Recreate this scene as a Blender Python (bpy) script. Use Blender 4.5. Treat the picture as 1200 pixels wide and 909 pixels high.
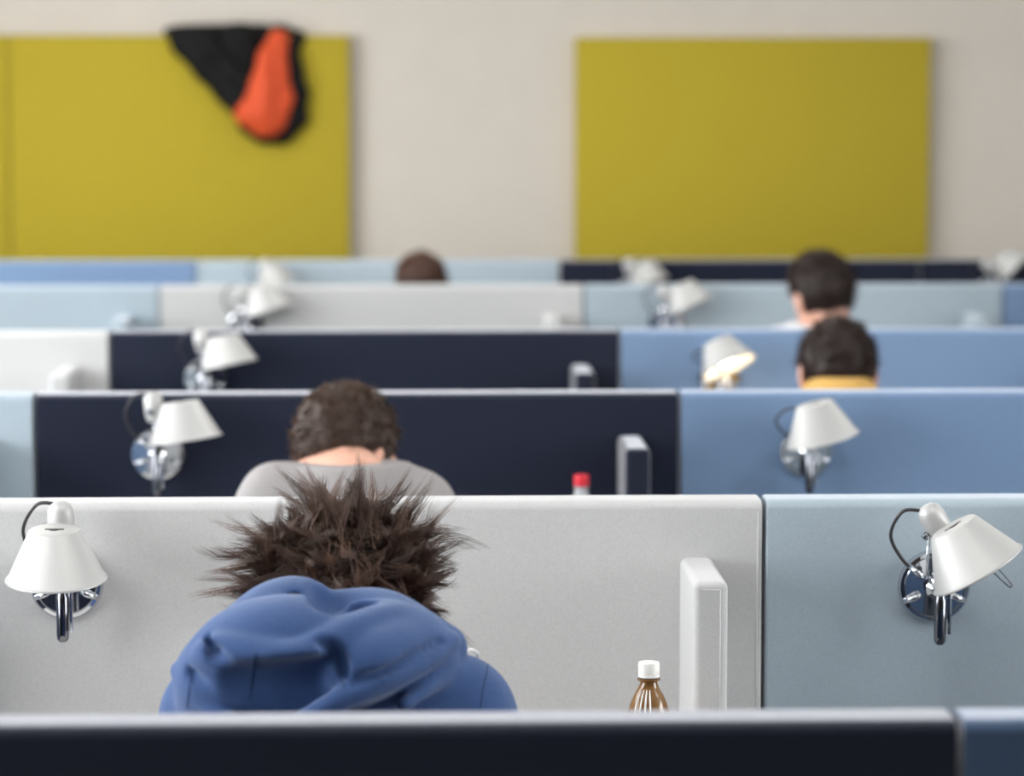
import bpy, bmesh, math, random
import numpy as np
from mathutils import Vector, Matrix, Euler
from mathutils.bvhtree import BVHTree

for o in list(bpy.data.objects):
    bpy.data.objects.remove(o)
random.seed(7)
rng = np.random.default_rng(11)
SC = bpy.context.scene
COL = SC.collection

# ------------------------------------------------------------------ camera
F_PX, CZ = 3610.0, 1.76
YAW, PITCH = 0.0334, 0.0981
cam_d = bpy.data.cameras.new('camera')
cam = bpy.data.objects.new('camera', cam_d)
COL.objects.link(cam)
cam.location = (0, 0, CZ)
cam.rotation_euler = (math.pi / 2 - PITCH, 0, -YAW)
cam_d.sensor_width = 36.0
cam_d.lens = F_PX * 36.0 / 1200.0
cam_d.clip_end = 100
cam_d.dof.use_dof = True
cam_d.dof.focus_distance = 4.22
cam_d.dof.aperture_fstop = 3.6
SC.camera = cam

# ------------------------------------------------------------------ world, light levels, exposure
W = bpy.data.worlds.new('world')
SC.world = W
W.use_nodes = True
W.node_tree.nodes['Background'].inputs[0].default_value = (0.97, 0.985, 1.0, 1)
W.node_tree.nodes['Background'].inputs[1].default_value = 9.5
CEILING_LIGHT_W = 6.0
SC.view_settings.view_transform = 'Standard'
SC.view_settings.look = 'None'
SC.view_settings.gamma = 1.0
SC.view_settings.use_curve_mapping = False
SC.view_settings.exposure = 0.5

# ------------------------------------------------------------------ helpers
_fw = Vector((math.sin(YAW) * math.cos(PITCH), math.cos(YAW) * math.cos(PITCH), -math.sin(PITCH)))
_rt = Vector((math.cos(YAW), -math.sin(YAW), 0))
_up = _rt.cross(_fw)


def ray(x, y):
    return _fw + _rt * ((x - 600) / F_PX) + _up * ((454.5 - y) / F_PX)


def P(x, y, Y):
    d = ray(x, y)
    t = Y / d.y
    return Vector((0, 0, CZ)) + d * t


def PPM(Y):
    return F_PX / Y


def lin(r, g, b, k=1.0):
    f = lambda c: ((c / 255 + 0.055) / 1.055) ** 2.4 if c > 10 else c / 255 / 12.92
    return (f(r) * k, f(g) * k, f(b) * k, 1)


def tag(o, label=None, cat=None, group=None, kind=None):
    if label:
        o['label'] = label
    if cat:
        o['category'] = cat
    if group:
        o['group'] = group
    if kind:
        o['kind'] = kind
    return o


def empty(name, loc=(0, 0, 0), parent=None):
    o = bpy.data.objects.new(name, None)
    COL.objects.link(o)
    o.location = loc
    o.empty_display_size = 0.1
    if parent:
        o.parent = parent
    return o


def link_mesh(name, me, mat, parent=None, sharp=None):
    o = bpy.data.objects.new(name, me)
    COL.objects.link(o)
    if mat and not me.materials:
        me.materials.append(mat)
    me.polygons.foreach_set('use_smooth', [True] * len(me.polygons))
    if sharp is not None:
        me.set_sharp_from_angle(angle=math.radians(sharp))
    if parent:
        o.parent = parent          # parents carry only a translation, undone here
        o.location = -world_loc(parent)
    return o


def world_loc(o):
    v = Vector((0, 0, 0))
    while o:
        v += o.location
        o = o.parent
    return v


class MB:
    """collects shapes (world coordinates unless a matrix is given)"""

    def __init__(s):
        s.v, s.f = [], []

    def add(s, v, f, M=None):
        n = len(s.v)
        s.v += [tuple((M @ Vector(p)) if M else p) for p in v]
        s.f += [tuple(i + n for i in q) for q in f]
        return s

    def box(s, a, b, bev=0.0, seg=3, M=None):
        bm = bmesh.new()
        bmesh.ops.create_cube(bm, size=1)
        a, b = Vector(a), Vector(b)
        for v in bm.verts:
            v.co = Vector([a[i] + (v.co[i] + .5) * (b[i] - a[i]) for i in range(3)])
        if bev > 0:
            bmesh.ops.bevel(bm, geom=bm.edges[:] + bm.verts[:], offset=bev, segments=seg, profile=.5, affect='EDGES')
        bm.verts.index_update()
        s.add([v.co[:] for v in bm.verts], [[v.index for v in f.verts] for f in bm.faces], M)
        bm.free()
        return s

    def slab(s, a, b, top=.014, side=.004):
        """upholstered panel: soft long top edges, crisp ends"""
        bm = bmesh.new()
        bmesh.ops.create_cube(bm, size=1)
        a, b = Vector(a), Vector(b)
        for v in bm.verts:
            v.co = Vector([a[i] + (v.co[i] + .5) * (b[i] - a[i]) for i in range(3)])
        te = [e for e in bm.edges if all(abs(v.co.z - b.z) < 1e-6 for v in e.verts) and abs(e.verts[0].co.x - e.verts[1].co.x) > .1]
        bmesh.ops.bevel(bm, geom=te, offset=top, segments=4, profile=.5, affect='EDGES')
        se = [e for e in bm.edges if len(e.link_faces) == 2 and e.calc_face_angle(0) > .8]
        bmesh.ops.bevel(bm, geom=se, offset=side, segments=2, profile=.5, affect='EDGES')
        bm.verts.index_update()
        s.add([v.co[:] for v in bm.verts], [[v.index for v in f.verts] for f in bm.faces])
        bm.free()
        return s

    def lathe(s, prof, n=32, M=None, closed=False):
        v, f = [], []
        m = len(prof)
        for i in range(n):
            a = 2 * math.pi * i / n
            for r, z in prof:
                v.append((r * math.cos(a), r * math.sin(a), z))
        for i in range(n):
            j = (i + 1) % n
            for k in range(m if closed else m - 1):
                l = (k + 1) % m
                f.append((i * m + k, j * m + k, j * m + l, i * m + l))
        if not closed:
            for k in (0, m - 1):
                if prof[k][0] > 1e-6:
                    ring = [i * m + k for i in range(n)]
                    f.append(ring[::-1] if k == 0 else ring)
        return s.add(v, f, M)

    def tube(s, path, rad, n=8, M=None, cap=True):
        pts = [Vector(p) for p in path]
        if not isinstance(rad, (list, tuple)):
            rad = [rad] * len(pts)
        v, f = [], []
        t0 = (pts[1] - pts[0]).normalized()
        u = t0.orthogonal().normalized()
        for i, p in enumerate(pts):
            t = (pts[min(i + 1, len(pts) - 1)] - pts[max(i - 1, 0)]).normalized()
            u = (u - t * u.dot(t)).normalized()
            w = t.cross(u)
            for k in range(n):
                a = 2 * math.pi * k / n
                v.append(tuple(p + (u * math.cos(a) + w * math.sin(a)) * rad[i]))
        for i in range(len(pts) - 1):
            for k in range(n):
                l = (k + 1) % n
                f.append((i * n + k, i * n + l, i * n + n + l, i * n + n + k))
        if cap:
            f.append(tuple(range(n))[::-1])
            f.append(tuple(range((len(pts) - 1) * n, len(pts) * n)))
        return s.add(v, f, M)

    def build(s, name, mat, parent=None, sharp=None):
        me = bpy.data.meshes.new(name)
        me.from_pydata(s.v, [], s.f)
        bm = bmesh.new()
        bm.from_mesh(me)
        bmesh.ops.recalc_face_normals(bm, faces=bm.faces[:])
        bm.to_mesh(me)
        bm.free()
        return link_mesh(name, me, mat, parent, sharp)


def spline(pts, n=8):
    pts = [Vector(p) for p in pts]
    out = []
    for i in range(len(pts) - 1):
        p0, p1, p2, p3 = pts[max(i - 1, 0)], pts[i], pts[i + 1], pts[min(i + 2, len(pts) - 1)]
        for k in range(n):
            t = k / n
            out.append(.5 * ((2 * p1) + (p2 - p0) * t + (2 * p0 - 5 * p1 + 4 * p2 - p3) * t * t + (3 * p1 - p0 - 3 * p2 + p3) * t ** 3))
    out.append(pts[-1])
    return out


# ------------------------------------------------------------------ signed-distance sculpting
class Vol:
    def __init__(s, lo, hi, res):
        s.res = res
        s.lo = np.array(lo, np.float32)
        s.n = np.maximum(4, np.ceil((np.array(hi) - np.array(lo)) / res).astype(int))
        s.f = np.full(tuple(s.n), .1, np.float32)
        s.ax = [s.lo[i] + res * np.arange(s.n[i], dtype=np.float32) for i in range(3)]

    def _win(s, lo, hi):
        i0 = np.clip(np.floor((np.array(lo) - s.lo) / s.res).astype(int), 0, s.n)
        i1 = np.clip(np.ceil((np.array(hi) - s.lo) / s.res).astype(int) + 1, 0, s.n)
        if np.any(i1 <= i0):
            return None
        sl = tuple(slice(a, b) for a, b in zip(i0, i1))
        X = s.ax[0][sl[0]][:, None, None]
        Y = s.ax[1][sl[1]][None, :, None]
        Z = s.ax[2][sl[2]][None, None, :]
        return sl, X, Y, Z

    def _mix(s, sl, d, k, mode):
        a = s.f[sl]
        if mode == 'add':
            if k > 0:
                h = np.maximum(k - np.abs(a - d), 0) / k
                s.f[sl] = np.minimum(a, d) - h * h * k * .25
            else:
                s.f[sl] = np.minimum(a, d)
        else:
            d = -d
            h = np.maximum(k - np.abs(a - d), 0) / max(k, 1e-6)
            s.f[sl] = np.maximum(a, d) + h * h * k * .25

    def cone(s, a, b, ra, rb, k=.02, mode='add', sy=1.0):
        a, b = np.array(a, np.float32), np.array(b, np.float32)
        R = max(ra, rb) + k + 3 * s.res
        w = s._win(np.minimum(a, b) - R, np.maximum(a, b) + R)
        if not w:
            return
        sl, X, Y, Z = w
        d = b - a
        dd = float(d[0] ** 2 + (d[1] * sy) ** 2 + d[2] ** 2) + 1e-9
        px, py, pz = X - a[0], (Y - a[1]) * sy, Z - a[2]
        t = np.clip((px * d[0] + py * d[1] * sy + pz * d[2]) / dd, 0, 1)
        q = np.sqrt((px - t * d[0]) ** 2 + (py - t * d[1] * sy) ** 2 + (pz - t * d[2]) ** 2) - (ra + t * (rb - ra))
        if sy > 1:
            q = q / (1 + (sy - 1) * .3)
        s._mix(sl, q, k, mode)

    def path(s, pts, rads, k=.02, mode='add', sy=1.0):
        for i in range(len(pts) - 1):
            s.cone(pts[i], pts[i + 1], rads[i], rads[i + 1], k, mode, sy)

    def ell(s, c, r, M=None, k=.02, mode='add'):
        c = np.array(c, np.float32)
        R = max(r) + k + 3 * s.res
        w = s._win(c - R, c + R)
        if not w:
            return
        sl, X, Y, Z = w
        px, py, pz = X - c[0], Y - c[1], Z - c[2]
        if M is not None:
            m = np.array(M, np.float32).T      # to local
            px, py, pz = [m[i, 0] * px + m[i, 1] * py + m[i, 2] * pz for i in range(3)]
        k0 = np.sqrt((px / r[0]) ** 2 + (py / r[1]) ** 2 + (pz / r[2]) ** 2)
        k1 = np.sqrt((px / r[0] ** 2) ** 2 + (py / r[1] ** 2) ** 2 + (pz / r[2] ** 2) ** 2) + 1e-6
        d = k0 * (k0 - 1) / k1
        s._mix(sl, d.astype(np.float32), k, mode)

    def plane(s, p, n, k=.01):
        """keep the side the normal points away from"""
        n = Vector(n).normalized()
        X, Y, Z = s.ax[0][:, None, None], s.ax[1][None, :, None], s.ax[2][None, None, :]
        d = (X - p[0]) * n.x + (Y - p[1]) * n.y + (Z - p[2]) * n.z
        a = s.f
        h = np.maximum(k - np.abs(a - d), 0) / k
        s.f = np.maximum(a, d) + h * h * k * .25

    def plane_near(s, p, n, rad, k=.006):
        """the same cut, only inside a vertical cylinder round p"""
        n = Vector(n).normalized()
        X, Y, Z = s.ax[0][:, None, None], s.ax[1][None, :, None], s.ax[2][None, None, :]
        d = (X - p[0]) * n.x + (Y - p[1]) * n.y + (Z - p[2]) * n.z
        q = np.sqrt((X - p[0]) ** 2 + (Y - p[1]) ** 2) - rad
        d = np.minimum(d, -q + 0 * d)
        h = np.maximum(k - np.abs(s.f - d), 0) / k
        s.f = np.maximum(s.f, d) + h * h * k * .25

    def clear_box(s, y, z):
        """remove everything behind plane y and below height z"""
        Y, Z = s.ax[1][None, :, None], s.ax[2][None, None, :]
        s.f = np.maximum(s.f, np.minimum(Y - y, z - Z))

    def ripple(s, amp, freq, seed=0):
        X, Y, Z = s.ax[0][:, None, None], s.ax[1][None, :, None], s.ax[2][None, None, :]
        g = random.Random(seed)
        for i in range(7):
            v = [g.uniform(-1, 1) * freq for _ in range(3)]
            ph = g.uniform(0, 6.28)
            s.f = s.f + (amp / 3) * np.sin(X * v[0] + Y * v[1] + Z * v[2] + ph).astype(np.float32)

    def mesh(s, name, smooth=2):
        f = s.f
        f = np.pad(f, 1, constant_values=.1)
        lo = s.lo - s.res
        sg = f < 0
        nx, ny, nz = f.shape
        cs = np.zeros((nx - 1, ny - 1, nz - 1, 3), np.float32)
        cn = np.zeros((nx - 1, ny - 1, nz - 1), np.float32)
        C = [(i, j, k) for i in (0, 1) for j in (0, 1) for k in (0, 1)]
        sub = lambda A, c: A[c[0]:nx - 1 + c[0], c[1]:ny - 1 + c[1], c[2]:nz - 1 + c[2]]
        for c in C:
            for ax in range(3):
                if c[ax]:
                    continue
                e = list(c)
                e[ax] = 1
                a, b = sub(f, c), sub(f, e)
                m = (a < 0) != (b < 0)
                idx = np.nonzero(m)
                t = a[idx] / (a[idx] - b[idx])
                for q in range(3):
                    cs[idx + (np.full(len(t), q),)] += c[q] + (t if q == ax else 0)
                cn[idx] += 1
        idx = np.nonzero(cn)
        vid = np.full(cn.shape, -1, np.int64)
        vid[idx] = np.arange(len(idx[0]))
        V = (cs[idx] / cn[idx][:, None] + np.stack(idx, 1)) * s.res + lo
        Q = []
        for ax in range(3):
            sl0 = [slice(None)] * 3
            sl1 = [slice(None)] * 3
            sl0[ax] = slice(0, -1)
            sl1[ax] = slice(1, None)
            a, b = sg[tuple(sl0)], sg[tuple(sl1)]
            I = np.stack(np.nonzero(a != b), 1)
            u, v = (ax + 1) % 3, (ax + 2) % 3
            I = I[(I[:, u] > 0) & (I[:, v] > 0) & (I[:, u] < f.shape[u] - 1) & (I[:, v] < f.shape[v] - 1)]
            flip = a[tuple(I.T)]
            du = np.zeros(3, int)
            dv = np.zeros(3, int)
            du[u] = 1
            dv[v] = 1
            q = np.stack([vid[tuple((I - du - dv).T)], vid[tuple((I - dv).T)], vid[tuple(I.T)], vid[tuple((I - du).T)]], 1)
            q[~flip] = q[~flip][:, ::-1]
            Q.append(q)
        Q = np.concatenate(Q)
        for _ in range(smooth):
            acc = np.zeros_like(V)
            cnt = np.zeros(len(V), np.float32)
            for i in range(4):
                np.add.at(acc, Q[:, i], V[Q[:, (i + 1) % 4]])
                np.add.at(cnt, Q[:, i], 1)
                np.add.at(acc, Q[:, (i + 1) % 4], V[Q[:, i]])
                np.add.at(cnt, Q[:, (i + 1) % 4], 1)
            V = .5 * V + .5 * acc / np.maximum(cnt, 1)[:, None]
        return fast_mesh(name, V, Q)


def fast_mesh(name, V, Q):
    me = bpy.data.meshes.new(name)
    me.vertices.add(len(V))
    me.vertices.foreach_set('co', np.asarray(V, np.float32).ravel())
    me.loops.add(Q.size)
    me.loops.foreach_set('vertex_index', Q.astype(np.int32).ravel())
    me.polygons.add(len(Q))
    me.polygons.foreach_set('loop_start', np.arange(0, Q.size, Q.shape[1], dtype=np.int32))
    me.polygons.foreach_set('loop_total', np.full(len(Q), Q.shape[1], np.int32))
    me.update(calc_edges=True)
    me.validate()
    return me


# ------------------------------------------------------------------ materials
def mat(name, col, rough=.6, metal=0.0, noise=0.0, nscale=200, bump=0.0, bscale=600, sheen=0.0, srough=.4, stint=(1, 1, 1, 1), emit=None, estr=0, spec=.5, trans=0.0, var=None):
    m = bpy.data.materials.new(name)
    m.use_nodes = True
    nt = m.node_tree
    b = nt.nodes['Principled BSDF']
    b.inputs['Roughness'].default_value = rough
    b.inputs['Metallic'].default_value = metal
    b.inputs['Specular IOR Level'].default_value = spec
    b.inputs['Base Color'].default_value = col
    b.inputs['Transmission Weight'].default_value = trans
    b.inputs['Sheen Weight'].default_value = sheen
    b.inputs['Sheen Roughness'].default_value = srough
    b.inputs['Sheen Tint'].default_value = stint
    if emit:
        b.inputs['Emission Color'].default_value = emit
        b.inputs['Emission Strength'].default_value = estr
    tc = nt.nodes.new('ShaderNodeTexCoord')
    if noise > 0:
        n1 = nt.nodes.new('ShaderNodeTexNoise')
        n1.inputs['Scale'].default_value = nscale
        n1.inputs['Detail'].default_value = 6
        n1.inputs['Roughness'].default_value = .7
        nt.links.new(tc.outputs['Object'], n1.inputs['Vector'])
        cr = nt.nodes.new('ShaderNodeMapRange')
        cr.inputs[1].default_value, cr.inputs[2].default_value = .3, .7
        cr.inputs[3].default_value, cr.inputs[4].default_value = 1 - noise, 1 + noise
        nt.links.new(n1.outputs['Fac'], cr.inputs[0])
        mx = nt.nodes.new('ShaderNodeMix')
        mx.data_type = 'RGBA'
        mx.blend_type = 'MULTIPLY'
        mx.inputs['Factor'].default_value = 1
        mx.inputs['A'].default_value = col
        nt.links.new(cr.outputs[0], mx.inputs['B'])
        nt.links.new(mx.outputs['Result'], b.inputs['Base Color'])
    if var is not None:                       # strand tone attribute
        at = nt.nodes.new('ShaderNodeAttribute')
        at.attribute_name = 'tone'
        mx = nt.nodes.new('ShaderNodeMix')
        mx.data_type = 'RGBA'
        mx.inputs['A'].default_value = col
        mx.inputs['B'].default_value = var
        nt.links.new(at.outputs['Fac'], mx.inputs['Factor'])
        nt.links.new(mx.outputs['Result'], b.inputs['Base Color'])
    if bump > 0:
        n2 = nt.nodes.new('ShaderNodeTexNoise')
        n2.inputs['Scale'].default_value = bscale
        n2.inputs['Detail'].default_value = 3
        nt.links.new(tc.outputs['Object'], n2.inputs['Vector'])
        bp = nt.nodes.new('ShaderNodeBump')
        bp.inputs['Strength'].default_value = bump
        bp.inputs['Distance'].default_value = .002
        nt.links.new(n2.outputs['Fac'], bp.inputs['Height'])
        nt.links.new(bp.outputs['Normal'], b.inputs['Normal'])
    return m


def fabric(name, rgb, k=1.0, sheen=.6, sr=.35):
    return mat(name, lin(*rgb, k), rough=.95, noise=.10, nscale=420, bump=.35, bscale=900, sheen=sheen, srough=sr, spec=.15, stint=(.93, .94, 1, 1))


M_navy = fabric('navy wool', (23, 29, 47), 1.0, 1.0, .42)
M_blue = fabric('mid blue wool', (114, 138, 170), 1.0, .7, .42)
M_blue_dark = fabric('darkened blue wool', (70, 92, 122), 1.0, .9, .45)  # mid blue wool made darker, for one front row panel
M_pale = fabric('pale blue wool', (164, 178, 188), 1.0, .4, .42)
M_grey = fabric('light grey wool', (192, 192, 192), 1.0, .2, .5)
M_gap = mat('joint black', lin(12, 13, 18), .8)
M_wall = mat('cream plaster', lin(214, 206, 196), .85, noise=.02, nscale=6, bump=.05, bscale=300)
M_white = mat('white paint', lin(225, 224, 220), .8, noise=.02, nscale=5)
M_panelwood = mat('dark wood panelling', lin(58, 46, 40), .5, noise=.2, nscale=12)
M_floor = mat('grey carpet', lin(92, 94, 98), .95, noise=.2, nscale=300, bump=.5, bscale=800)
M_yel = fabric('yellow green felt', (184, 165, 52), 1.0, .15, .5)
M_alu = mat('satin aluminium paint', lin(184, 184, 183), .45, metal=.3, noise=.02, nscale=900, bump=.06, bscale=1600)
M_alu_in = mat('white shade lining', lin(225, 222, 214), .6)
M_chrome = mat('polished chrome', lin(210, 212, 216), .06, metal=1.0)
M_dchrome = mat('dark polished steel', lin(120, 122, 128), .12, metal=1.0)
M_cable = mat('dark grey cable', lin(52, 50, 52), .45)
M_bulb = mat('frosted bulb', lin(240, 238, 230), .3)
M_bulb_on = mat('lit bulb', lin(255, 235, 200), .3, emit=(1, .86, .62, 1), estr=9)
M_desk = mat('pale desk laminate', lin(205, 203, 198), .4, noise=.02, nscale=30)
M_steel = mat('grey steel', lin(130, 132, 136), .4, metal=.8)
M_seat = mat('charcoal chair cloth', lin(45, 47, 52), .9, noise=.1, nscale=300)
M_skin = mat('skin', lin(222, 170, 148), .5, noise=.04, nscale=60, bump=.04, bscale=400)
M_hoodie = mat('blue sweatshirt cotton', lin(53, 78, 124), .95, noise=.22, nscale=420, bump=.5, bscale=900, sheen=.35, srough=.5, spec=.15, stint=(.8, .88, 1, 1))
M_tee = mat('grey cotton', lin(152, 148, 148), .95, noise=.05, nscale=300, bump=.2, bscale=600, spec=.2)
M_mustard = mat('mustard cotton', lin(200, 160, 92), .95, noise=.05, nscale=300, spec=.2)
M_whitec = mat('white cotton', lin(222, 222, 224), .95, noise=.04, nscale=300, spec=.2)
M_darkc = mat('dark cotton', lin(50, 54, 66), .95, noise=.05, nscale=300, spec=.2)
M_jean = mat('denim', lin(48, 58, 84), .95, noise=.15, nscale=400, spec=.2)
M_shoe = mat('dark shoe', lin(40, 38, 38), .6)
M_hair1 = mat('brown hair', lin(44, 30, 24), .42, var=lin(112, 84, 70), spec=.6)
M_hair2 = mat('short brown hair', lin(54, 37, 29), .6, var=lin(100, 75, 57), spec=.4)
M_hair3 = mat('very dark hair', lin(36, 22, 18), .5, var=lin(62, 40, 32), spec=.4)
M_hair5 = mat('chestnut hair', lin(66, 42, 32), .55, var=lin(120, 80, 58), spec=.4)
M_jblack = mat('black jacket shell', lin(9, 9, 11), .7, spec=.25, noise=.1, nscale=80, bump=.1, bscale=200)
M_orange = mat('orange jacket lining', lin(224, 84, 40), .7, noise=.05, nscale=60)
M_brown = mat('brown bottle plastic', lin(120, 84, 40), .12, noise=.05, nscale=40, spec=.7)
M_cap = mat('white plastic cap', lin(238, 236, 232), .4)
M_redcap = mat('red plastic cap', lin(215, 34, 52), .4)
M_clear = mat('milky clear plastic', lin(225, 228, 232), .15, trans=.5)
M_seamd = mat('dark thread', lin(44, 66, 106), .9)
M_seamg = mat('grey thread', lin(205, 205, 206), .9)
M_diff = mat('ceiling light diffuser', lin(245, 245, 240), .5, emit=(1, .98, .94, 1), estr=4.0)

# ------------------------------------------------------------------ room shell
X0, X1, Y0, Y1, ZC = -3.3, 4.6, -3.0, 12.62, 3.05


def struct(name, a, b, m):
    o = MB().box(a, b).build(name, m, None, 30)
    return tag(o, kind='structure')


struct('floor', (X0 - .2, Y0 - .2, -.1), (X1 + .2, Y1 + .2, 0), M_floor)
struct('ceiling', (X0 - .2, Y0 - .2, ZC), (X1 + .2, Y1 + .2, ZC + .1), M_white)
struct('wall_back', (X0 - .2, Y1, 0), (X1 + .2, Y1 + .15, ZC), M_wall)
struct('wall_front', (X0 - .2, Y0 - .15, 0), (X1 + .2, Y0, ZC), M_panelwood)
# side walls with the windows that let the daylight in
def side_wall(name, xa, xb, wins):
    wl = MB().box((xa, Y0, 0), (xb, Y1, .85)).box((xa, Y0, 2.75), (xb, Y1, ZC))
    ys = [Y0] + [v for p in wins for v in p] + [Y1]
    for i in range(0, len(ys), 2):
        wl.box((xa, ys[i], .85), (xb, ys[i + 1], 2.75))
    tag(wl.build(name, M_white, None, 30), kind='structure')


WY = [(1.7, 4.9), (5.4, 7.8), (8.6, 10.5)]
WR = [(2.1, 4.4)]
side_wall('wall_left', X0 - .15, X0, WY)
side_wall('wall_right', X1, X1 + .15, WR)
M_glass = bpy.data.materials.new('window glass')
M_glass.use_nodes = True
_nt = M_glass.node_tree
_nt.nodes.remove(_nt.nodes['Principled BSDF'])
_tr, _gl, _mx = [_nt.nodes.new(k) for k in ('ShaderNodeBsdfTransparent', 'ShaderNodeBsdfGlossy', 'ShaderNodeMixShader')]
_gl.inputs['Roughness'].default_value = .02
_mx.inputs[0].default_value = .08
_nt.links.new(_tr.outputs[0], _mx.inputs[1])
_nt.links.new(_gl.outputs[0], _mx.inputs[2])
_nt.links.new(_mx.outputs[0], _nt.nodes['Material Output'].inputs[0])
for i, (a, b, x, sd_) in enumerate([(a, b, X0 - .09, -1) for a, b in WY] + [(a, b, X1 + .09, 1) for a, b in WR]):
    w = MB()
    for q in (a, (a + b) / 2 - .03, b - .06):
        w.box((x - .03, q, .85), (x + .03, q + .06, 2.75))
    for z in (.85, 2.69):
        w.box((x - .03, a + .06, z), (x + .03, b - .06, z + .06))
    fr = tag(w.build('window_%d' % (i + 1), M_white, None, 30), kind='structure')
    for h in range(2):
        ya, yb = (a + .06, (a + b) / 2 - .03) if h == 0 else ((a + b) / 2 + .03, b - .06)
        MB().box((x - .004, ya, .91), (x + .004, yb, 2.69)).build('pane', M_glass, fr, 30)
    ld = bpy.data.lights.new('window_portal', 'AREA')
    ld.shape = 'RECTANGLE'
    ld.size, ld.size_y = 1.85, b - a
    ld.cycles.is_portal = True
    lo = bpy.data.objects.new('window_portal', ld)
    COL.objects.link(lo)
    lo.location = (x + .05 * sd_, (a + b) / 2, 1.8)
    lo.rotation_euler = (0, sd_ * math.pi / 2, 0)

# ceiling lights: surface mounted troughs in two files along the room
for cx, wx in ((-1.6, 'window'), (.6, 'middle'), (2.8, 'inner wall')):
    for cy, wy in ((3.4, 'over the hooded person'), (6.9, 'over the middle rows'), (10.1, 'over the far rows')):
        e = empty('ceiling_light', (cx, cy, ZC))
        tag(e, 'white rectangular ceiling light, %s file, %s' % (wx, wy), 'light', 'ceiling lights')
        MB().box((cx - .75, cy - .16, ZC - .06), (cx + .75, cy + .16, ZC - .001), .008, 2).build('housing', M_white, e, 30)
        MB().box((cx - .72, cy - .13, ZC - .066), (cx + .72, cy + .13, ZC - .058)).build('diffuser', M_diff, e, 30)
        ld = bpy.data.lights.new('ceiling_tube', 'AREA')
        ld.shape = 'RECTANGLE'
        ld.size, ld.size_y = 1.44, .26
        ld.energy = CEILING_LIGHT_W
        ld.color = (1, .985, .955)
        lo = bpy.data.objects.new('ceiling_tube', ld)
        COL.objects.link(lo)
        lo.parent = e
        lo.location = (0, 0, -.07)

# ------------------------------------------------------------------ yellow boards on the back wall
YB = Y1 - .07            # their front face


def board(xa, xb, ytop, label):
    a, b = P(xa, ytop, YB), P(xb, ytop, YB)
    o = MB().box((a.x, YB, .55), (b.x, Y1 - .002, (a.z + b.z) / 2), .006, 2).build('wall_board', M_yel, None, 40)
    return tag(o, label, 'wall board', 'yellow felt boards')


board(-430, 8.7, 41, 'yellow green felt wall board left of the board with the jacket')
board(9.8, 409, 41.5, 'yellow green felt wall board with a jacket slung over its top edge')
board(675, 1091, 44, 'yellow green felt wall board standing alone, nothing hung on it')

# ------------------------------------------------------------------ partition rows
D0, S, TH = 2.9108, 1.6, .075
YF = [D0 + S * n for n in range(6)]
HTOP = CZ - .6128
PWID = 1.28
TOPY = [830, 579, 456.3, 384.7, 332.6, 303.6]       # picture height of each row's top, for small levelling differences
JX = {0: [None, 1127, None], 1: [None, 896, None], 2: [39.5, 797, None], 3: [128, 727, None], 4: [186, 684, 1175], 5: [231, 655, 1078]}
JOINT, ZTOP = [], []
for n in range(6):
    zt = P(600, TOPY[n], YF[n] + TH).z
    zt = .35 * zt + .65 * HTOP if abs(zt - HTOP) > .02 else zt
    ZTOP.append(zt)
    xs = [None if q is None else P(q, TOPY[n] + 8, YF[n]).x for q in JX[n]]
    mid = xs[1]
    xs = [mid - PWID if xs[0] is None else xs[0], mid, mid + PWID if xs[2] is None else xs[2]]
    JOINT.append([xs[0] - PWID] + xs + [xs[2] + PWID])
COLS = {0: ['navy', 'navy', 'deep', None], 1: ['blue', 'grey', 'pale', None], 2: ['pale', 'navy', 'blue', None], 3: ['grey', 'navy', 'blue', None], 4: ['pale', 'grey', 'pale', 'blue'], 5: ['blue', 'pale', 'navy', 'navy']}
MATS = {'deep': M_blue_dark, 'navy': M_navy, 'blue': M_blue, 'pale': M_pale, 'grey': M_grey}
WORDS = {'navy': 'dark navy', 'blue': 'mid blue', 'pale': 'pale blue', 'grey': 'light grey'}
LAB = {
    (0, 0): 'dark navy fabric partition next along from the one behind the hooded person',
    (0, 1): 'dark navy fabric partition standing behind the back of the person in the blue hoodie',
    (0, 2): 'darkened blue fabric partition joined to the navy one behind the hooded person',
    (1, 0): 'mid blue fabric partition beside the light grey one with the bottle',
    (1, 1): 'light grey fabric partition in front of the hooded person and the brown bottle',
    (1, 2): 'pale blue fabric partition joined to the light grey one with the bottle',
    (2, 0): 'pale blue fabric partition joined to the navy one in front of the grey t-shirt',
    (2, 1): 'dark navy fabric partition in front of the person in the grey t-shirt',
    (2, 2): 'mid blue fabric partition between the navy one and the side, its lamp switched off',
    (3, 0): 'light grey fabric partition joined to a dark navy one, third row from the boards',
    (3, 1): 'dark navy fabric partition beside the blue one with the lit lamp',
    (3, 2): 'mid blue fabric partition carrying the only lit lamp',
    (4, 0): 'pale blue fabric partition joined to a light grey one, second row from the boards',
    (4, 1): 'light grey fabric partition between two pale blue ones',
    (4, 2): 'pale blue fabric partition between light grey and mid blue ones, white-collared person before it',
    (4, 3): 'mid blue fabric partition at the end of the second row from the boards',
    (5, 0): 'mid blue fabric partition in the row right below the yellow boards',
    (5, 1): 'pale blue fabric partition between mid blue and navy ones, chestnut-haired person before it',
    (5, 2): 'dark navy fabric partition below the empty yellow board, beside the pale blue one',
    (5, 3): 'dark navy fabric partition at the end of the row nearest the wall',
}
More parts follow.
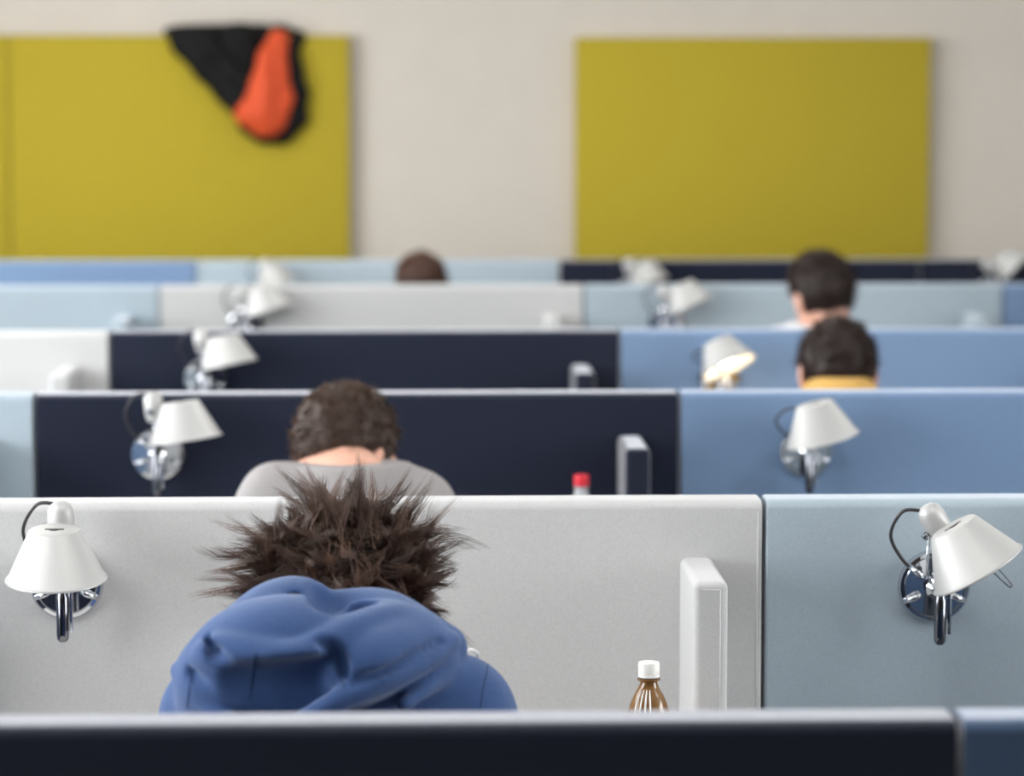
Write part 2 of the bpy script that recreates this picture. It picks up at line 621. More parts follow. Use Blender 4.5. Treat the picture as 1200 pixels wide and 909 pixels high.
for n in range(6):
    for c in range(4):
        cn = COLS[n][c]
        if cn is None:
            continue
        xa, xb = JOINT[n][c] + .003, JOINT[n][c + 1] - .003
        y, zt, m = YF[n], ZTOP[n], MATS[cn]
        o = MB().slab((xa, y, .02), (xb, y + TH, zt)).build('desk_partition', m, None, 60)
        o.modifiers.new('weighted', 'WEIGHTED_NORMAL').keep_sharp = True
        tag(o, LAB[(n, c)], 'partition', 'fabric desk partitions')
        MB().box((xa + .05, y + .01, 0), (xb - .05, y + TH - .01, .03)).build('plinth', M_steel, o, 30)
        if n > 0:
            # upholstered side fin near the right end of every panel
            fx = xb - .122
            fin = MB().box((fx, y - .222, .737), (fx + .049, y + .012, zt - .086), .011, 4).build('side_fin', m, o, 60)
            fin.modifiers.new('weighted', 'WEIGHTED_NORMAL').keep_sharp = True
            if n == 1:
                zf = zt - .086
                sm = MB()
                for xx in (fx + .0375,):
                    sm.tube([(xx, y - .2216, .75), (xx, y - .2216, zf - .012)], .0009, 5)
                sm.tube([(fx + .011, y - .2216, zf - .012), (fx + .0375, y - .2216, zf - .012)], .0009, 5)
                sm.build('seam', M_seamg, fin)
                MB().tube([(xb - .007, y - .0002, .6), (xb - .007, y - .0002, zt - .018)], .0008, 5).build('seam', M_seamg, o)

# ------------------------------------------------------------------ wall lamps on the partitions
def lamp(n, c, label, yaw=0, roll=0, tilt=0, dx=0.0, lit=False, wire=False, dz=0.0, lift=0.0, hz=0.0):
    """yaw turns the head about the vertical, roll about the head's own arm, tilt lifts the opening forward"""
    cx = JOINT[n][c] + .249 + dx
    C = Vector((cx, YF[n], ZTOP[n] - .118 + dz))
    root = empty('wall_lamp', C)
    tag(root, label, 'lamp', 'adjustable wall lamps')
    T = Matrix.Translation(C)
    out = Matrix.Rotation(math.pi / 2, 4, 'X')          # local z -> world -y (away from the panel)
    pl = MB().lathe([(0, 0), (.0525, 0), (.0545, .003), (.0545, .006), (.051, .0115), (.046, .0125), (.044, .0105), (.02, .012), (0, .0122)], 48, T @ out)
    plate = pl.build('wall_plate', M_chrome, root, 40)
    # three short chrome bars standing in for bright reflections in the plate
    for k, a in enumerate((205, 335, 140)):
        d = Vector((math.cos(math.radians(a)), 0, math.sin(math.radians(a))))
        q = Vector((0, -.02, .0))
        MB().tube([C + q + d * .024, C + q + d * .035 + Vector((0, -.002, 0)), C + q * .7 + d * .05], [.0042, .0046, .004], 8).build('clip', M_chrome, plate)
    # hub and upright rod
    MB().lathe([(0, .01), (.016, .01), (.016, .03), (.011, .034), (.011, .062), (0, .062)], 20, T @ out).build('hub', M_chrome, root, 40)
    rc = C + Vector((0, -.062, 0))
    rod = MB().lathe([(0, -.078), (.005, -.0775), (.0085, -.073), (.0092, -.066), (.0092, -.012), (.0075, -.008), (.0075, .012), (.005, .016), (.005, .086), (0, .086)], 18, Matrix.Translation(rc))
    rod.build('rod', M_dchrome, root, 40)
    lv = rc + Vector((.013, -.004, 0))
    MB().box(lv + Vector((-.0025, -.004, -.062)), lv + Vector((.0025, .004, .006)), .002, 2).build('lever', M_chrome, root, 40)
    # head: socket on the rod, shade carried on its side
    H = Matrix.Translation(rc + Vector((0, 0, .083 + hz))) @ Matrix.Rotation(math.radians(yaw), 4, 'Z') @ Matrix.Rotation(math.radians(tilt), 4, 'X') @ Matrix.Rotation(math.radians(roll), 4, 'Y')
    MB().lathe([(0, -.012), (.015, -.012), (.0175, -.008), (.0185, 0), (.0195, .004), (.0195, .026), (.0185, .034), (.0155, .041), (.0095, .0458), (.004, .047), (0, .047)], 28, H).build('socket', M_alu, root, 40)
    MB().lathe([(0, 0), (.0045, 0), (.0055, .002), (.0055, .007), (.004, .009), (0, .009)], 14, H @ Matrix.Translation((-.019, 0, .008)) @ Matrix.Rotation(-math.pi / 2, 4, 'Y')).build('knob', M_dchrome, root, 40)
    MB().tube([H @ Vector((0, -.01, -.004 + min(lift, 0))), H @ Vector((0, -.055, -.004 + min(lift, 0)))], .007, 12).build('head_arm', M_chrome, root)
    SH = H @ Matrix.Translation((0, -.057, lift))
    t = .0016
    prof = [(.0085, .0205), (.0345, .0205), (.0368, .019), (.0695, -.0490), (.0713, -.0503), (.0729, -.0515), (.0733, -.0535), (.0713, -.0548), (.0693, -.0530), (.0678, -.0495), (.0354, .0172), (.0338, .0188), (.0085, .0188)]
    sh = MB().lathe(prof, 56, SH, closed=True).build('shade', M_alu, root, 35)
    inn = MB()
    vv, ff = [], []
    for i in range(40):
        a = 2 * math.pi * i / 40
        for r, z in ((.0345, .0172), (.0668, -.0495)):
            vv.append((r * math.cos(a), r * math.sin(a), z))
    for i in range(40):
        j = (i + 1) % 40
        ff.append((2 * i, 2 * j, 2 * j + 1, 2 * i + 1))
    inn.add(vv, ff, SH).build('lining', M_alu_in, sh)
    MB().box((-.014, -.0035, .0185), (.014, .0035, .0212), .001, 2, SH).build('vent', M_cable, sh, 40)
    # lamp holder and bulb
    MB().lathe([(0, .0188), (.014, .0188), (.014, -.008), (0, -.008)], 18, SH).build('bulb_holder', M_alu_in, sh, 40)
    MB().lathe([(0, -.008), (.010, -.008), (.013, -.014), (.0205, -.023), (.0225, -.031), (.0205, -.039), (.015, -.045), (0, -.048)], 24, SH).build('bulb', M_bulb_on if lit else M_bulb, sh)
    if lit:
        ld = bpy.data.lights.new('bulb_light', 'POINT')
        ld.energy = .16
        ld.color = (1, .80, .52)
        ld.shadow_soft_size = .02
        lo = bpy.data.objects.new('bulb_light', ld)
        COL.objects.link(lo)
        lo.parent = root
        lo.location = (SH @ Vector((0, 0, -.078))) - C
    if wire:
        w = [SH @ Vector(p) for p in ((-.006, -.030, -.02), (.004, -.036, -.055), (.013, -.041, -.088), (.016, -.043, -.0905), (.019, -.041, -.088), (.014, -.036, -.055), (.008, -.030, -.02))]
        MB().tube(spline(w, 5), .0011, 6).build('wire_handle', M_dchrome, root)
        MB().tube([H @ Vector((-.021, -.004, .006)), C + Vector((-.020, -.058, .03)), C + Vector((-.012, -.05, .012))], .0022, 8).build('stay', M_chrome, root)
    # cable loop from the socket back to the plate
    s0 = H @ Vector((-.008, .004, .042))
    e0 = C + Vector((-.02, -.014, .028))
    m1 = s0 + Vector((-.028, .004, -.002))
    m2 = (s0 + e0) / 2 + Vector((-.045, .006, .004))
    m3 = e0 + Vector((-.022, 0, .006))
    MB().tube(spline([s0, m1, m2, m3, e0], 8), .0027, 8).build('cable', M_cable, root)
    return root


lamp(1, 1, 'satin aluminium wall lamp on the light grey partition, shade hanging upright', yaw=-3, roll=0, tilt=7)
lamp(1, 2, 'satin aluminium wall lamp on the pale blue partition, tilted, with a wire handle', yaw=12, roll=-29, tilt=-9, wire=True, dz=-.012, dx=.004, lift=-.011, hz=.006)
lamp(2, 1, 'aluminium wall lamp on the navy partition before the grey t-shirt', yaw=72, roll=0, tilt=-8, dx=-.004)
lamp(2, 2, 'unlit aluminium wall lamp on the mid blue partition, shade leaning', yaw=14, roll=-14, tilt=-2, dx=.004, lift=.034, hz=-.030)
lamp(3, 1, 'aluminium wall lamp on the navy partition beside the light grey one', yaw=72, roll=0, tilt=-12, dx=-.010)
lamp(3, 2, 'wall lamp whose bulb is switched on, glowing warm', yaw=2, roll=-22, tilt=-22, lit=True, lift=.024, hz=-.044)
lamp(4, 1, 'aluminium wall lamp on the light grey partition between pale blue ones', yaw=85, roll=0, tilt=-18, dx=.012)
lamp(4, 2, 'aluminium wall lamp on the pale blue partition near the white-collared person', yaw=70, roll=0, tilt=-26)
lamp(5, 1, 'aluminium wall lamp on the pale blue partition right below the yellow board', yaw=20, roll=-15, tilt=-8)
lamp(5, 2, 'aluminium wall lamp on the navy partition below the empty yellow board', yaw=72, roll=0, tilt=-14)
lamp(5, 3, 'aluminium wall lamp at the end of the row nearest the wall', yaw=78, roll=0, tilt=-48)

# ------------------------------------------------------------------ desks and chairs (hidden behind the partitions, they carry what is seen)
def desk(n, c, label):
    xa, xb = JOINT[n][c] + .01, JOINT[n][c + 1] - .01
    y = YF[n] - .003
    e = empty('desk', ((xa + xb) / 2, y - .3, 0))
    tag(e, label, 'desk', 'study desks')
    mb = MB().box((xa, y - .64, .713), (xb, y, .735), .004, 2)
    mb.build('worktop', M_desk, e, 40)
    for sx in (xa + .04, xb - .08):
        for yy in (y - .6, y - .08):
            MB().box((sx, yy, 0), (sx + .04, yy + .04, .7135), .004, 2).build('leg', M_steel, e, 40)
    return e


# ------------------------------------------------------------------ people
def rot(yaw, bend, roll):
    return (Matrix.Rotation(math.radians(yaw), 3, 'Z') @ Matrix.Rotation(math.radians(-bend), 3, 'X') @ Matrix.Rotation(math.radians(roll), 3, 'Y'))


def strands(name, roots, dirs, lens, per, spread, tipspread, rad, curl, M_, parent, seg=5, sd=0, tone=(0, 1), wave=0.0, fly=.35):
    """clumps of tapering hairs; roots, dirs (N,3), lens (N)"""
    g = np.random.default_rng(sd)
    N = len(roots)
    R = np.repeat(roots, per, 0)
    D = np.repeat(dirs, per, 0)
    L = np.repeat(lens, per) * g.uniform(.72, 1.05, N * per)
    bendv = np.repeat(g.normal(0, 1, (N, 3)), per, 0) * curl + g.normal(0, 1, (N * per, 3)) * curl * fly
    off = g.normal(0, 1, (N * per, 3))
    off -= D * (off * D).sum(1, keepdims=True)
    T = np.linspace(0, 1, seg)
    wv = np.repeat(g.normal(0, 1, (N, 3)), per, 0) * .8 + g.normal(0, 1, (N * per, 3)) * fly * .8
    wp = np.repeat(g.uniform(0, 6.28, N), per)
    wf = np.repeat(g.uniform(3.5, 7, N), per)
    base = R + off * spread
    pts = []
    for t in T:
        conv = off * (spread * (1 - t) + tipspread * t)
        pts.append(R + conv + D * (L * t)[:, None] + bendv * (L * t * t)[:, None] + wv * (wave * L * (np.sin(wp + wf * t) - np.sin(wp)) * t)[:, None])
    Pn = np.stack(pts, 1)                                  # n, seg, 3
    a = np.cross(D, np.array([.3, .5, .81]))
    a /= np.linalg.norm(a, axis=1, keepdims=True) + 1e-9
    b = np.cross(D, a)
    rr = rad * (1 - T * .93) * g.uniform(.7, 1.25, (N * per, 1))
    V = np.zeros((N * per, seg, 3, 3))
    for k in range(3):
        an = 2 * math.pi * k / 3
        V[:, :, k] = Pn + (a * math.cos(an) + b * math.sin(an))[:, None, :] * rr[:, :, None]
    n = N * per
    base_i = (np.arange(n) * seg * 3)[:, None, None]
    si = (np.arange(seg - 1) * 3)[None, :, None]
    k = np.arange(3)[None, None, :]
    k2 = (k + 1) % 3
    Q = np.stack([base_i + si + k, base_i + si + k2, base_i + si + 3 + k2, base_i + si + 3 + k], -1).reshape(-1, 4)
    me = fast_mesh(name, V.reshape(-1, 3), Q)
    tn = np.repeat(np.clip(np.repeat(g.uniform(*tone, N), per) * .6 + g.uniform(*tone, n) * .4, 0, 1), seg * 3)
    at = me.attributes.new('tone', 'FLOAT', 'POINT')
    at.data.foreach_set('value', tn.astype(np.float32)[:len(me.vertices)])
    o = link_mesh(name, me, M_, parent)
    o['kind'] = 'stuff'
    return o


HEAD_NOSE = None


def add_head(v, Hc, R, skin=True, grow=0.0):
    g = lambda x, y, z: Hc + R @ Vector((x, y, z))
    Rm = R
    v.ell(g(0, -.012, .022), (.074 + grow, .094 + grow, .088 + grow), Rm, .02)
    v.ell(g(0, .018, .0), (.066 + grow, .078 + grow, .085 + grow), Rm, .02)
    v.ell(g(0, .038, -.062), (.05 + grow, .052 + grow, .048 + grow), Rm, .03)
    if skin:
        v.cone(g(0, .092, .012), g(0, .112, -.022), .008, .013, .012)
        v.cone(g(-.045, .082, .026), g(.045, .082, .026), .01, .01, .015)
        for s in (-1, 1):
            v.ell(g(.031 * s, .092, .006), (.016, .012, .011), Rm, .012, 'sub')
            v.ell(g(.031 * s, .081, .006), (.013, .013, .011), Rm, .003)
            v.ell(g(.082 * s, -.008, -.010), (.011, .020, .033), Rm @ Matrix.Rotation(.25 * s, 3, 'Z'), .008)
            v.ell(g(.095 * s, .0, -.008), (.006, .010, .018), Rm, .004, 'sub')
        v.cone(g(-.02, .093, -.05), g(.02, .093, -.05), .007, .007, .008)
        v.cone(g(-.016, .09, -.061), g(.016, .09, -.061), .007, .007, .006)
        v.ell(g(0, .085, -.086), (.02, .016, .016), Rm, .02)


def limbs(shL, shR, hip, desk_z, desk_y, knee_y, sp=.2):
    """joints of a seated person with the forearms on the desk, as (a,b,ra,rb) cones"""
    out = {'arm': [], 'leg': [], 'hand': [], 'foot': []}
    mid = (shL + shR) / 2
    for s, sh in ((-1, shL), (1, shR)):
        el = Vector((mid.x + s * .27, desk_y + .03, desk_z + .05))
        wr = Vector((mid.x + s * .10, desk_y + .24, desk_z + .038))
        out['arm'] += [(sh, el, .05, .042), (el, wr, .042, .029)]
        d = (wr - el).normalized()
        up = Vector((0, 0, 1))
        sd = d.cross(up) * s
        palm = wr + d * .05
        out['hand'] += [(wr, palm, .026, .024), (wr + d * .03 - sd * .018, palm + d * .03 - sd * .022, .016, .014), (wr + d * .03 + sd * .018, palm + d * .03 + sd * .022, .016, .014)]
        for k, (o_, l) in enumerate(((-.030, .058), (-.010, .072), (.010, .076), (.030, .068))):
            a = palm + d * .025 - sd * o_
            b = a + d * l * .55 + up * .006
            c = b + d * l * .45 - up * .02
            out['hand'] += [(a, b, .0095, .0085), (b, c, .0085, .007)]
        th = wr + d * .02 + sd * .024
        out['hand'] += [(th, th + d * .03 + sd * .02, .011, .010), (th + d * .03 + sd * .02, th + d * .062 + sd * .024, .010, .008)]
        hp = hip + Vector((s * .09, .02, 0))
        kn = Vector((mid.x + s * .14, knee_y, .52))
        an = Vector((mid.x + s * .14, knee_y + .03, .10))
        out['leg'] += [(hp, kn, .085, .058), (kn, an, .056, .042)]
        out['foot'] += [(an + Vector((0, -.03, -.055)), an + Vector((0, .13, -.068)), .042, .030)]
    return out


def chair(x, y, label):
    e = empty('desk_chair', (x, y, 0))
    tag(e, label, 'chair', 'desk chairs')
    MB().box((x - .23, y - .2, .37), (x + .23, y + .24, .436), .025, 3).build('seat', M_seat, e, 50)
    MB().box((x - .2, y - .27, .50), (x + .2, y - .225, .80), .02, 3).build('backrest', M_seat, e, 50)
    MB().tube([(x, y - .05, .345), (x, y - .22, .35), (x, y - .28, .42), (x, y - .28, .62)], .014, 10).build('back_post', M_steel, e)
    MB().lathe([(0, .07), (.026, .07), (.026, .2), (.018, .2), (.018, .365), (0, .365)], 16, Matrix.Translation((x, y, 0))).build('column', M_steel, e, 40)
    for k in range(5):
        a = 2 * math.pi * k / 5 + .3
        tp = Vector((x + .27 * math.cos(a), y + .27 * math.sin(a), .065))
        lg = MB().tube([(x, y, .1), tp], [.02, .014], 8).build('leg', M_steel, e)
        MB().lathe([(0, -.012), (.02, -.012), (.026, -.006), (.026, .006), (.02, .012), (0, .012)], 14, Matrix.Translation((tp.x, tp.y, .0262)) @ Matrix.Rotation(math.pi / 2, 4, 'X')).build('caster', M_shoe, lg, 40)
    return e


DESK_Z = .735


def person(n, label, Hc, pose, shL, shR, shirt_m, hair_m, hair_grow=.010, hair_len=.02, collar=.035, collar_r=.07, cutx=0.0, nape=0.0, ncl=900, sd=1, res=.0065, shirt_name='t_shirt', back=.10):
    R = rot(*pose)
    mid = (shL + shR) / 2
    root = empty('person', (mid.x, mid.y - .1, 0))
    tag(root, label, 'person', 'people at the desks')
    hip = Vector((mid.x, mid.y - .17, .56))
    desk_y = YF[n] - .64
    L = limbs(shL, shR, hip, DESK_Z, desk_y, YF[n] - .42)
    neck_b = mid + Vector((0, .015, .035))
    neck_t = Hc + R @ Vector((0, -.03, -.055))
    chest = mid * .5 + hip * .5 + Vector((0, -.01, .06))
    torso = [(hip, chest, .135, .13), (chest, mid + Vector((0, 0, -.035)), .13, .085)]
    torso_wide = [(hip + Vector((s * .06, 0, 0)), chest + Vector((s * .07, 0, 0)), .105, .105) for s in (-1, 1)] + [(chest + Vector((s * .07, 0, 0)), mid.lerp(sh, .62) + Vector((0, 0, -.03)), .105, .066) for s, sh in ((-1, shL), (1, shR))]
    trap = [(mid.lerp(neck_b, .6), shL, .066, .05), (mid.lerp(neck_b, .6), shR, .066, .05)]
    lo = Vector((mid.x - .42, min(hip.y, mid.y) - .2, 0))
    hi = Vector((mid.x + .42, YF[n] - .05, Hc.z + .16))
    v = Vol(lo, hi, res)
    for a, b, ra, rb in torso + torso_wide + trap:
        v.cone(a, b, ra - .006, rb - .006, .04)
    for key in ('arm', 'leg'):
        for a, b, ra, rb in L[key]:
            v.cone(a, b, ra - .005, rb - .005, .02)
    for a, b, ra, rb in L['foot']:
        v.cone(a, b, ra - .008, rb - .006, .02)
    for a, b, ra, rb in L['hand']:
        v.cone(a, b, ra, rb, .005)
    v.cone(neck_b, neck_t, .058, .054, .03)
    add_head(v, Hc, R)
    link_mesh('body', v.mesh('body', 1), M_skin, root)
    # clothes
    s = Vol(lo, (hi.x, hi.y, Hc.z), res)
    for a, b, ra, rb in torso + torso_wide + trap:
        s.cone(a, b, ra + .006, rb + .006, .045)
    for a, b, ra, rb in L['arm']:
        s.cone(a, b, ra + .008, rb + .008, .03)
    nd = (neck_t - neck_b).normalized()
    s.cone(neck_b - nd * .03, neck_b + nd * collar, collar_r + .01, collar_r, .03)
    s.plane_near(neck_b + nd * collar, Vector((cutx, max(nd.y, .1) * .6, 1)), collar_r + .012)
    s.cone(neck_b + nd * (collar - .012), neck_t + nd * .05, collar_r - .010, collar_r - .004, .004, 'sub')
    for sd_ in (-1, 1):
        pass
    s.plane(Vector((0, 0, .54)), Vector((0, 0, -1)), .01)
    s.ripple(.0022, 70, sd)
    link_mesh(shirt_name, s.mesh(shirt_name, 2), shirt_m, root)
    t = Vol(lo, (hi.x, hi.y, .70), res + .003)
    for a, b, ra, rb in L['leg']:
        t.cone(a, b, ra + .006, rb + .008, .03)
    t.cone(hip + Vector((-.06, 0, 0)), hip + Vector((.06, 0, 0)), .118, .118, .03)
    t.plane(Vector((0, 0, .09)), Vector((0, 0, -1)), .01)
    link_mesh('trousers', t.mesh('trousers', 2), M_jean, root)
    for a, b, ra, rb in L['foot']:
        q = Vol(a - Vector((.08, .08, .06)), b + Vector((.08, .08, .12)), .008)
        q.cone(a, b, ra + .002, rb + .003, .02)
        q.cone(a + Vector((0, 0, .0)), a + Vector((0, 0, .05)), .04, .045, .02)
        q.plane(Vector((0, 0, .003)), Vector((0, 0, -1)), .004)
        link_mesh('shoe', q.mesh('shoe', 2), M_shoe, root)
    # hair cap and short hairs
    h = Vol(Hc - Vector((.16,) * 3), Hc + Vector((.16,) * 3), .0045)
    add_head(h, Hc, R, False, hair_grow)
    hn = R @ Vector((0, .80, -.60)).normalized()
    h.plane(Hc + R @ Vector((0, .012, -.012 - nape)), hn, .02)
    for sx in (-1, 1):
        h.ell(Hc + R @ Vector((.094 * sx, -.006, -.018)), (.022, .025, .036), R, .012, 'sub')
    h.ripple(.0018, 160, sd + 5)
    cap = link_mesh('hair', h.mesh('hair', 1), hair_m, root)
    me = cap.data
    co = np.zeros(len(me.vertices) * 3, np.float32)
    me.vertices.foreach_get('co', co)
    co = co.reshape(-1, 3)
    no = np.zeros(len(me.vertices) * 3, np.float32)
    me.vertices.foreach_get('normal', no)
    no = no.reshape(-1, 3)
    loc = (co - np.array(Hc)) @ np.array(R)              # to head space
    nl = no @ np.array(R)
    ok = np.nonzero((no @ np.array(hn) < .6))[0]
    g = np.random.default_rng(sd)
    pick = g.choice(ok, ncl)
    d = nl[pick] * .75 + np.array([0, -.25, -.45]) * np.clip(1 - nl[pick][:, 2:3], 0, 1.2) + g.normal(0, .22, (ncl, 3)) + np.array([0, .3, .15]) * np.clip(nl[pick][:, 2:3], 0, 1)
    d /= np.linalg.norm(d, axis=1, keepdims=True)
    d = d @ np.array(R).T
    strands('hair_strands', co[pick] - no[pick] * .003, d, g.uniform(.6, 1.1, ncl) * hair_len, 7, .004, .003, .0008, .25, hair_m, cap, 4, sd)
    return root, cap


# -- the person in the grey t-shirt
YP = YF[2] - .62
hc = P(403, 531, YP)
person(2, 'person in a grey t-shirt with short brown hair, head bent over the desk', hc, (-34, 26, 6), P(322, 584, YP - .10), P(492, 594, YP - .10), M_tee, M_hair2, hair_grow=.011, hair_len=.016, collar=.044, collar_r=.074, cutx=.30, sd=3, nape=.012)
chair(P(405, 598, YP).x, YF[2] - .90, 'charcoal desk chair under the person in the grey t-shirt')
desk(2, 1, 'pale desk before the dark navy partition, holding the red-capped bottle')
# -- the person in the mustard top
YP = YF[3] - .60
hc = P(981, 436, YP)
person(3, 'person with very dark hair and a mustard yellow collar', hc, (0, 20, 0), P(910, 496, YP - .09), P(1055, 496, YP - .09), M_mustard, M_hair3, hair_grow=.014, hair_len=.018, collar=.075, collar_r=.074, sd=4, shirt_name='sweater')
chair(P(981, 490, YP).x, YF[3] - .90, 'charcoal desk chair under the person in mustard')
desk(3, 2, 'pale desk under the lit lamp')
# -- the person with the white collar
YP = YF[4] - .60
hc = P(962, 345, YP)
person(4, 'dark-haired person with a white collar and bare neck', hc, (24, 10, -8), P(898, 412, YP - .06), P(1012, 412, YP - .06), M_whitec, M_hair3, hair_grow=.013, hair_len=.018, collar=.035, collar_r=.066, sd=5, shirt_name='shirt')
chair(P(957, 400, YP).x, YF[4] - .90, 'charcoal desk chair under the person with the white collar')
desk(4, 2, 'pale desk before the pale blue partition, white-collared person at it')
# -- the chestnut-haired person by the wall
YP = YF[5] - .60
hc = P(494, 339, YP)
person(5, 'chestnut-haired person of whom only the crown shows above a partition', hc, (18, 20, -6), P(450, 378, YP - .06), P(545, 378, YP - .06), M_darkc, M_hair5, hair_grow=.010, hair_len=.016, sd=6, collar=.02, nape=-.03)
chair(P(497, 370, YP).x, YF[5] - .90, 'charcoal desk chair under the chestnut-haired person')
desk(5, 1, 'pale desk in the row nearest the wall')

# ------------------------------------------------------------------ the person in the blue hoodie
def hooded():
    n = 1
    Hc = P(403, 712, 3.93)
    R = rot(0, 52, 0)
    shL, shR = P(258, 842, 3.70), P(534, 842, 3.70)
    mid = (shL + shR) / 2 + Vector((0, 0, .0))
    root = empty('person', (mid.x, mid.y - .1, 0))
    tag(root, 'person in a blue hoodie with wild spiky brown hair, bent over the desk', 'person', 'people at the desks')
    hip = Vector((mid.x, mid.y - .18, .56))
    L = limbs(shL, shR, hip, DESK_Z, YF[1] - .64, YF[1] - .42)
    neck_b = mid + Vector((0, .03, .05))
    neck_t = Hc + R @ Vector((0, -.03, -.055))
    chest = mid * .5 + hip * .5 + Vector((0, -.01, .05))
    torso = [(hip, chest, .135, .13), (chest, mid + Vector((0, 0, -.03)), .13, .09)]
    wide = [(hip + Vector((s * .06, 0, 0)), chest + Vector((s * .08, 0, 0)), .105, .105) for s in (-1, 1)] + [(chest + Vector((s * .08, 0, 0)), mid.lerp(sh, .6), .105, .07) for s, sh in ((-1, shL), (1, shR))]
    trap = [(mid.lerp(neck_b, .5), shL, .07, .06), (mid.lerp(neck_b, .5), shR, .07, .06)]
    lo = Vector((mid.x - .42, hip.y - .2, 0))
    hi = Vector((mid.x + .42, YF[1] - .05, Hc.z + .16))
    v = Vol(lo, hi, .0065)
    for a, b, ra, rb in torso + wide + trap:
        v.cone(a, b, ra - .008, rb - .008, .04)
    for key in ('arm', 'leg'):
        for a, b, ra, rb in L[key]:
            v.cone(a, b, ra - .006, rb - .006, .02)
    for a, b, ra, rb in L['foot']:
        v.cone(a, b, ra - .008, rb - .006, .02)
    for a, b, ra, rb in L['hand']:
        v.cone(a, b, ra, rb, .005)
    v.cone(neck_b, neck_t, .058, .055, .03)
    add_head(v, Hc, R)
    link_mesh('body', v.mesh('body', 1), M_skin, root)
    t = Vol(lo, (hi.x, hi.y, .70), .009)
    for a, b, ra, rb in L['leg']:
        t.cone(a, b, ra + .006, rb + .008, .03)
    t.cone(hip + Vector((-.06, 0, 0)), hip + Vector((.06, 0, 0)), .118, .118, .03)
    t.plane(Vector((0, 0, .09)), Vector((0, 0, -1)), .01)
    link_mesh('trousers', t.mesh('trousers', 2), M_jean, root)
    for a, b, ra, rb in L['foot']:
        q = Vol(a - Vector((.08, .08, .06)), b + Vector((.08, .08, .12)), .008)
        q.cone(a, b, ra + .002, rb + .003, .02)
        q.cone(a, a + Vector((0, 0, .05)), .04, .045, .02)
        q.plane(Vector((0, 0, .003)), Vector((0, 0, -1)), .004)
        link_mesh('shoe', q.mesh('shoe', 2), M_shoe, root)
    # ---- hoodie: torso and sleeves, then the bunched hood
    s = Vol((lo.x, lo.y, .46), (hi.x, YF[1] - .15, Hc.z + .12), .0042)
    for a, b, ra, rb in torso + wide + trap:
        s.cone(a, b, ra + .008, rb + .010, .05)
    for a, b, ra, rb in L['arm']:
        s.cone(a, b, ra + .014, rb + .010, .03)
    s.plane(Vector((0, 0, .53)), Vector((0, 0, -1)), .01)
    s.ripple(.0016, 45, 3)

    def pt(l):
        return [P(x, y, Y) for x, y, Y, r in l], [r for x, y, Y, r in l]

    def put(l, k, mode='add', sm=5):
        a, r = pt(l)
        A = spline(a, sm)
        rr = []
        for i in range(len(r) - 1):
            rr += [r[i] + (r[i + 1] - r[i]) * j / sm for j in range(sm)]
        rr.append(r[-1])
        s.path(A, rr, k, mode)

    # bulk of the hood lying on the back
    put([(262, 806, 3.625, .046), (300, 778, 3.615, .052), (350, 775, 3.61, .056), (410, 778, 3.63, .05), (455, 768, 3.65, .044), (495, 772, 3.67, .026)], .04)
    # left crest and right collar lobes round the neck
    put([(236, 790, 3.64, .022), (272, 764, 3.655, .030), (318, 733, 3.69, .040), (350, 726, 3.71, .041), (368, 740, 3.72, .032)], .022)
    put([(380, 738, 3.74, .030), (412, 731, 3.73, .031), (450, 731, 3.71, .031), (484, 747, 3.69, .025), (512, 757, 3.68, .015), (527, 757, 3.68, .009)], .022)
    # dip between the lobes
    put([(384, 694, 3.69, .012), (383, 712, 3.63, .012), (372, 724, 3.60, .008)], .022, 'sub')
    # valley between the right lobe and the lower fold
    put([(338, 745, 3.597, .005), (366, 738, 3.597, .012), (396, 722, 3.612, .012), (428, 715, 3.640, .007)], .022, 'sub')
    # lower fold ridge running across and up to the right
    put([(236, 776, 3.598, .008), (252, 764, 3.574, .016), (285, 768, 3.556, .019), (325, 776, 3.541, .020), (352, 776, 3.541, .020), (380, 761, 3.553, .018), (415, 741, 3.580, .016), (450, 730, 3.62, .015), (482, 734, 3.655, .013), (505, 745, 3.67, .010)], .013)
    # deep shade below that ridge, open downwards
    put([(268, 800, 3.532, .012), (300, 807, 3.520, .022), (345, 809, 3.514, .028), (385, 800, 3.522, .024), (404, 783, 3.532, .010)], .018, 'sub')
    put([(290, 836, 3.505, .020), (345, 842, 3.50, .028), (385, 832, 3.508, .020)], .03, 'sub')
    # hook-shaped crease at the left end of the ridge
    put([(246, 752, 3.583, .003), (258, 772, 3.536, .003), (266, 790, 3.528, .003)], .014, 'sub')
    # full fold right of the hollow
    put([(412, 796, 3.555, .018), (432, 780, 3.566, .024), (462, 764, 3.60, .021), (494, 756, 3.645, .013)], .026)
    put([(372, 748, 3.528, .003), (390, 760, 3.535, .005), (400, 776, 3.536, .005), (405, 792, 3.535, .003)], .010, 'sub')
    # slight pulls in the cloth
    put([(438, 752, 3.562, .004), (470, 744, 3.600, .005), (508, 749, 3.652, .003)], .012)
    put([(346, 702, 3.680, .003), (340, 714, 3.655, .005), (338, 728, 3.640, .003)], .014, 'sub')
    put([(300, 724, 3.660, .004), (272, 744, 3.628, .005), (248, 770, 3.61, .003)], .014)
    put([(470, 712, 3.70, .003), (448, 722, 3.66, .004), (430, 735, 3.60, .002)], .010, 'sub')
    put([(520, 790, 3.64, .003), (500, 806, 3.60, .004), (470, 828, 3.565, .004)], .014)
    # hem band of the hood, a rolled edge proud of the back
    put([(529, 750, 3.655, .011), (505, 769, 3.612, .013), (470, 789, 3.570, .014), (435, 804, 3.543, .014), (405, 816, 3.528, .014), (375, 834, 3.52, .013), (330, 856, 3.52, .012), (285, 856, 3.535, .012), (247, 828, 3.572, .012), (222, 805, 3.603, .012), (208, 784, 3.645, .009)], .004)
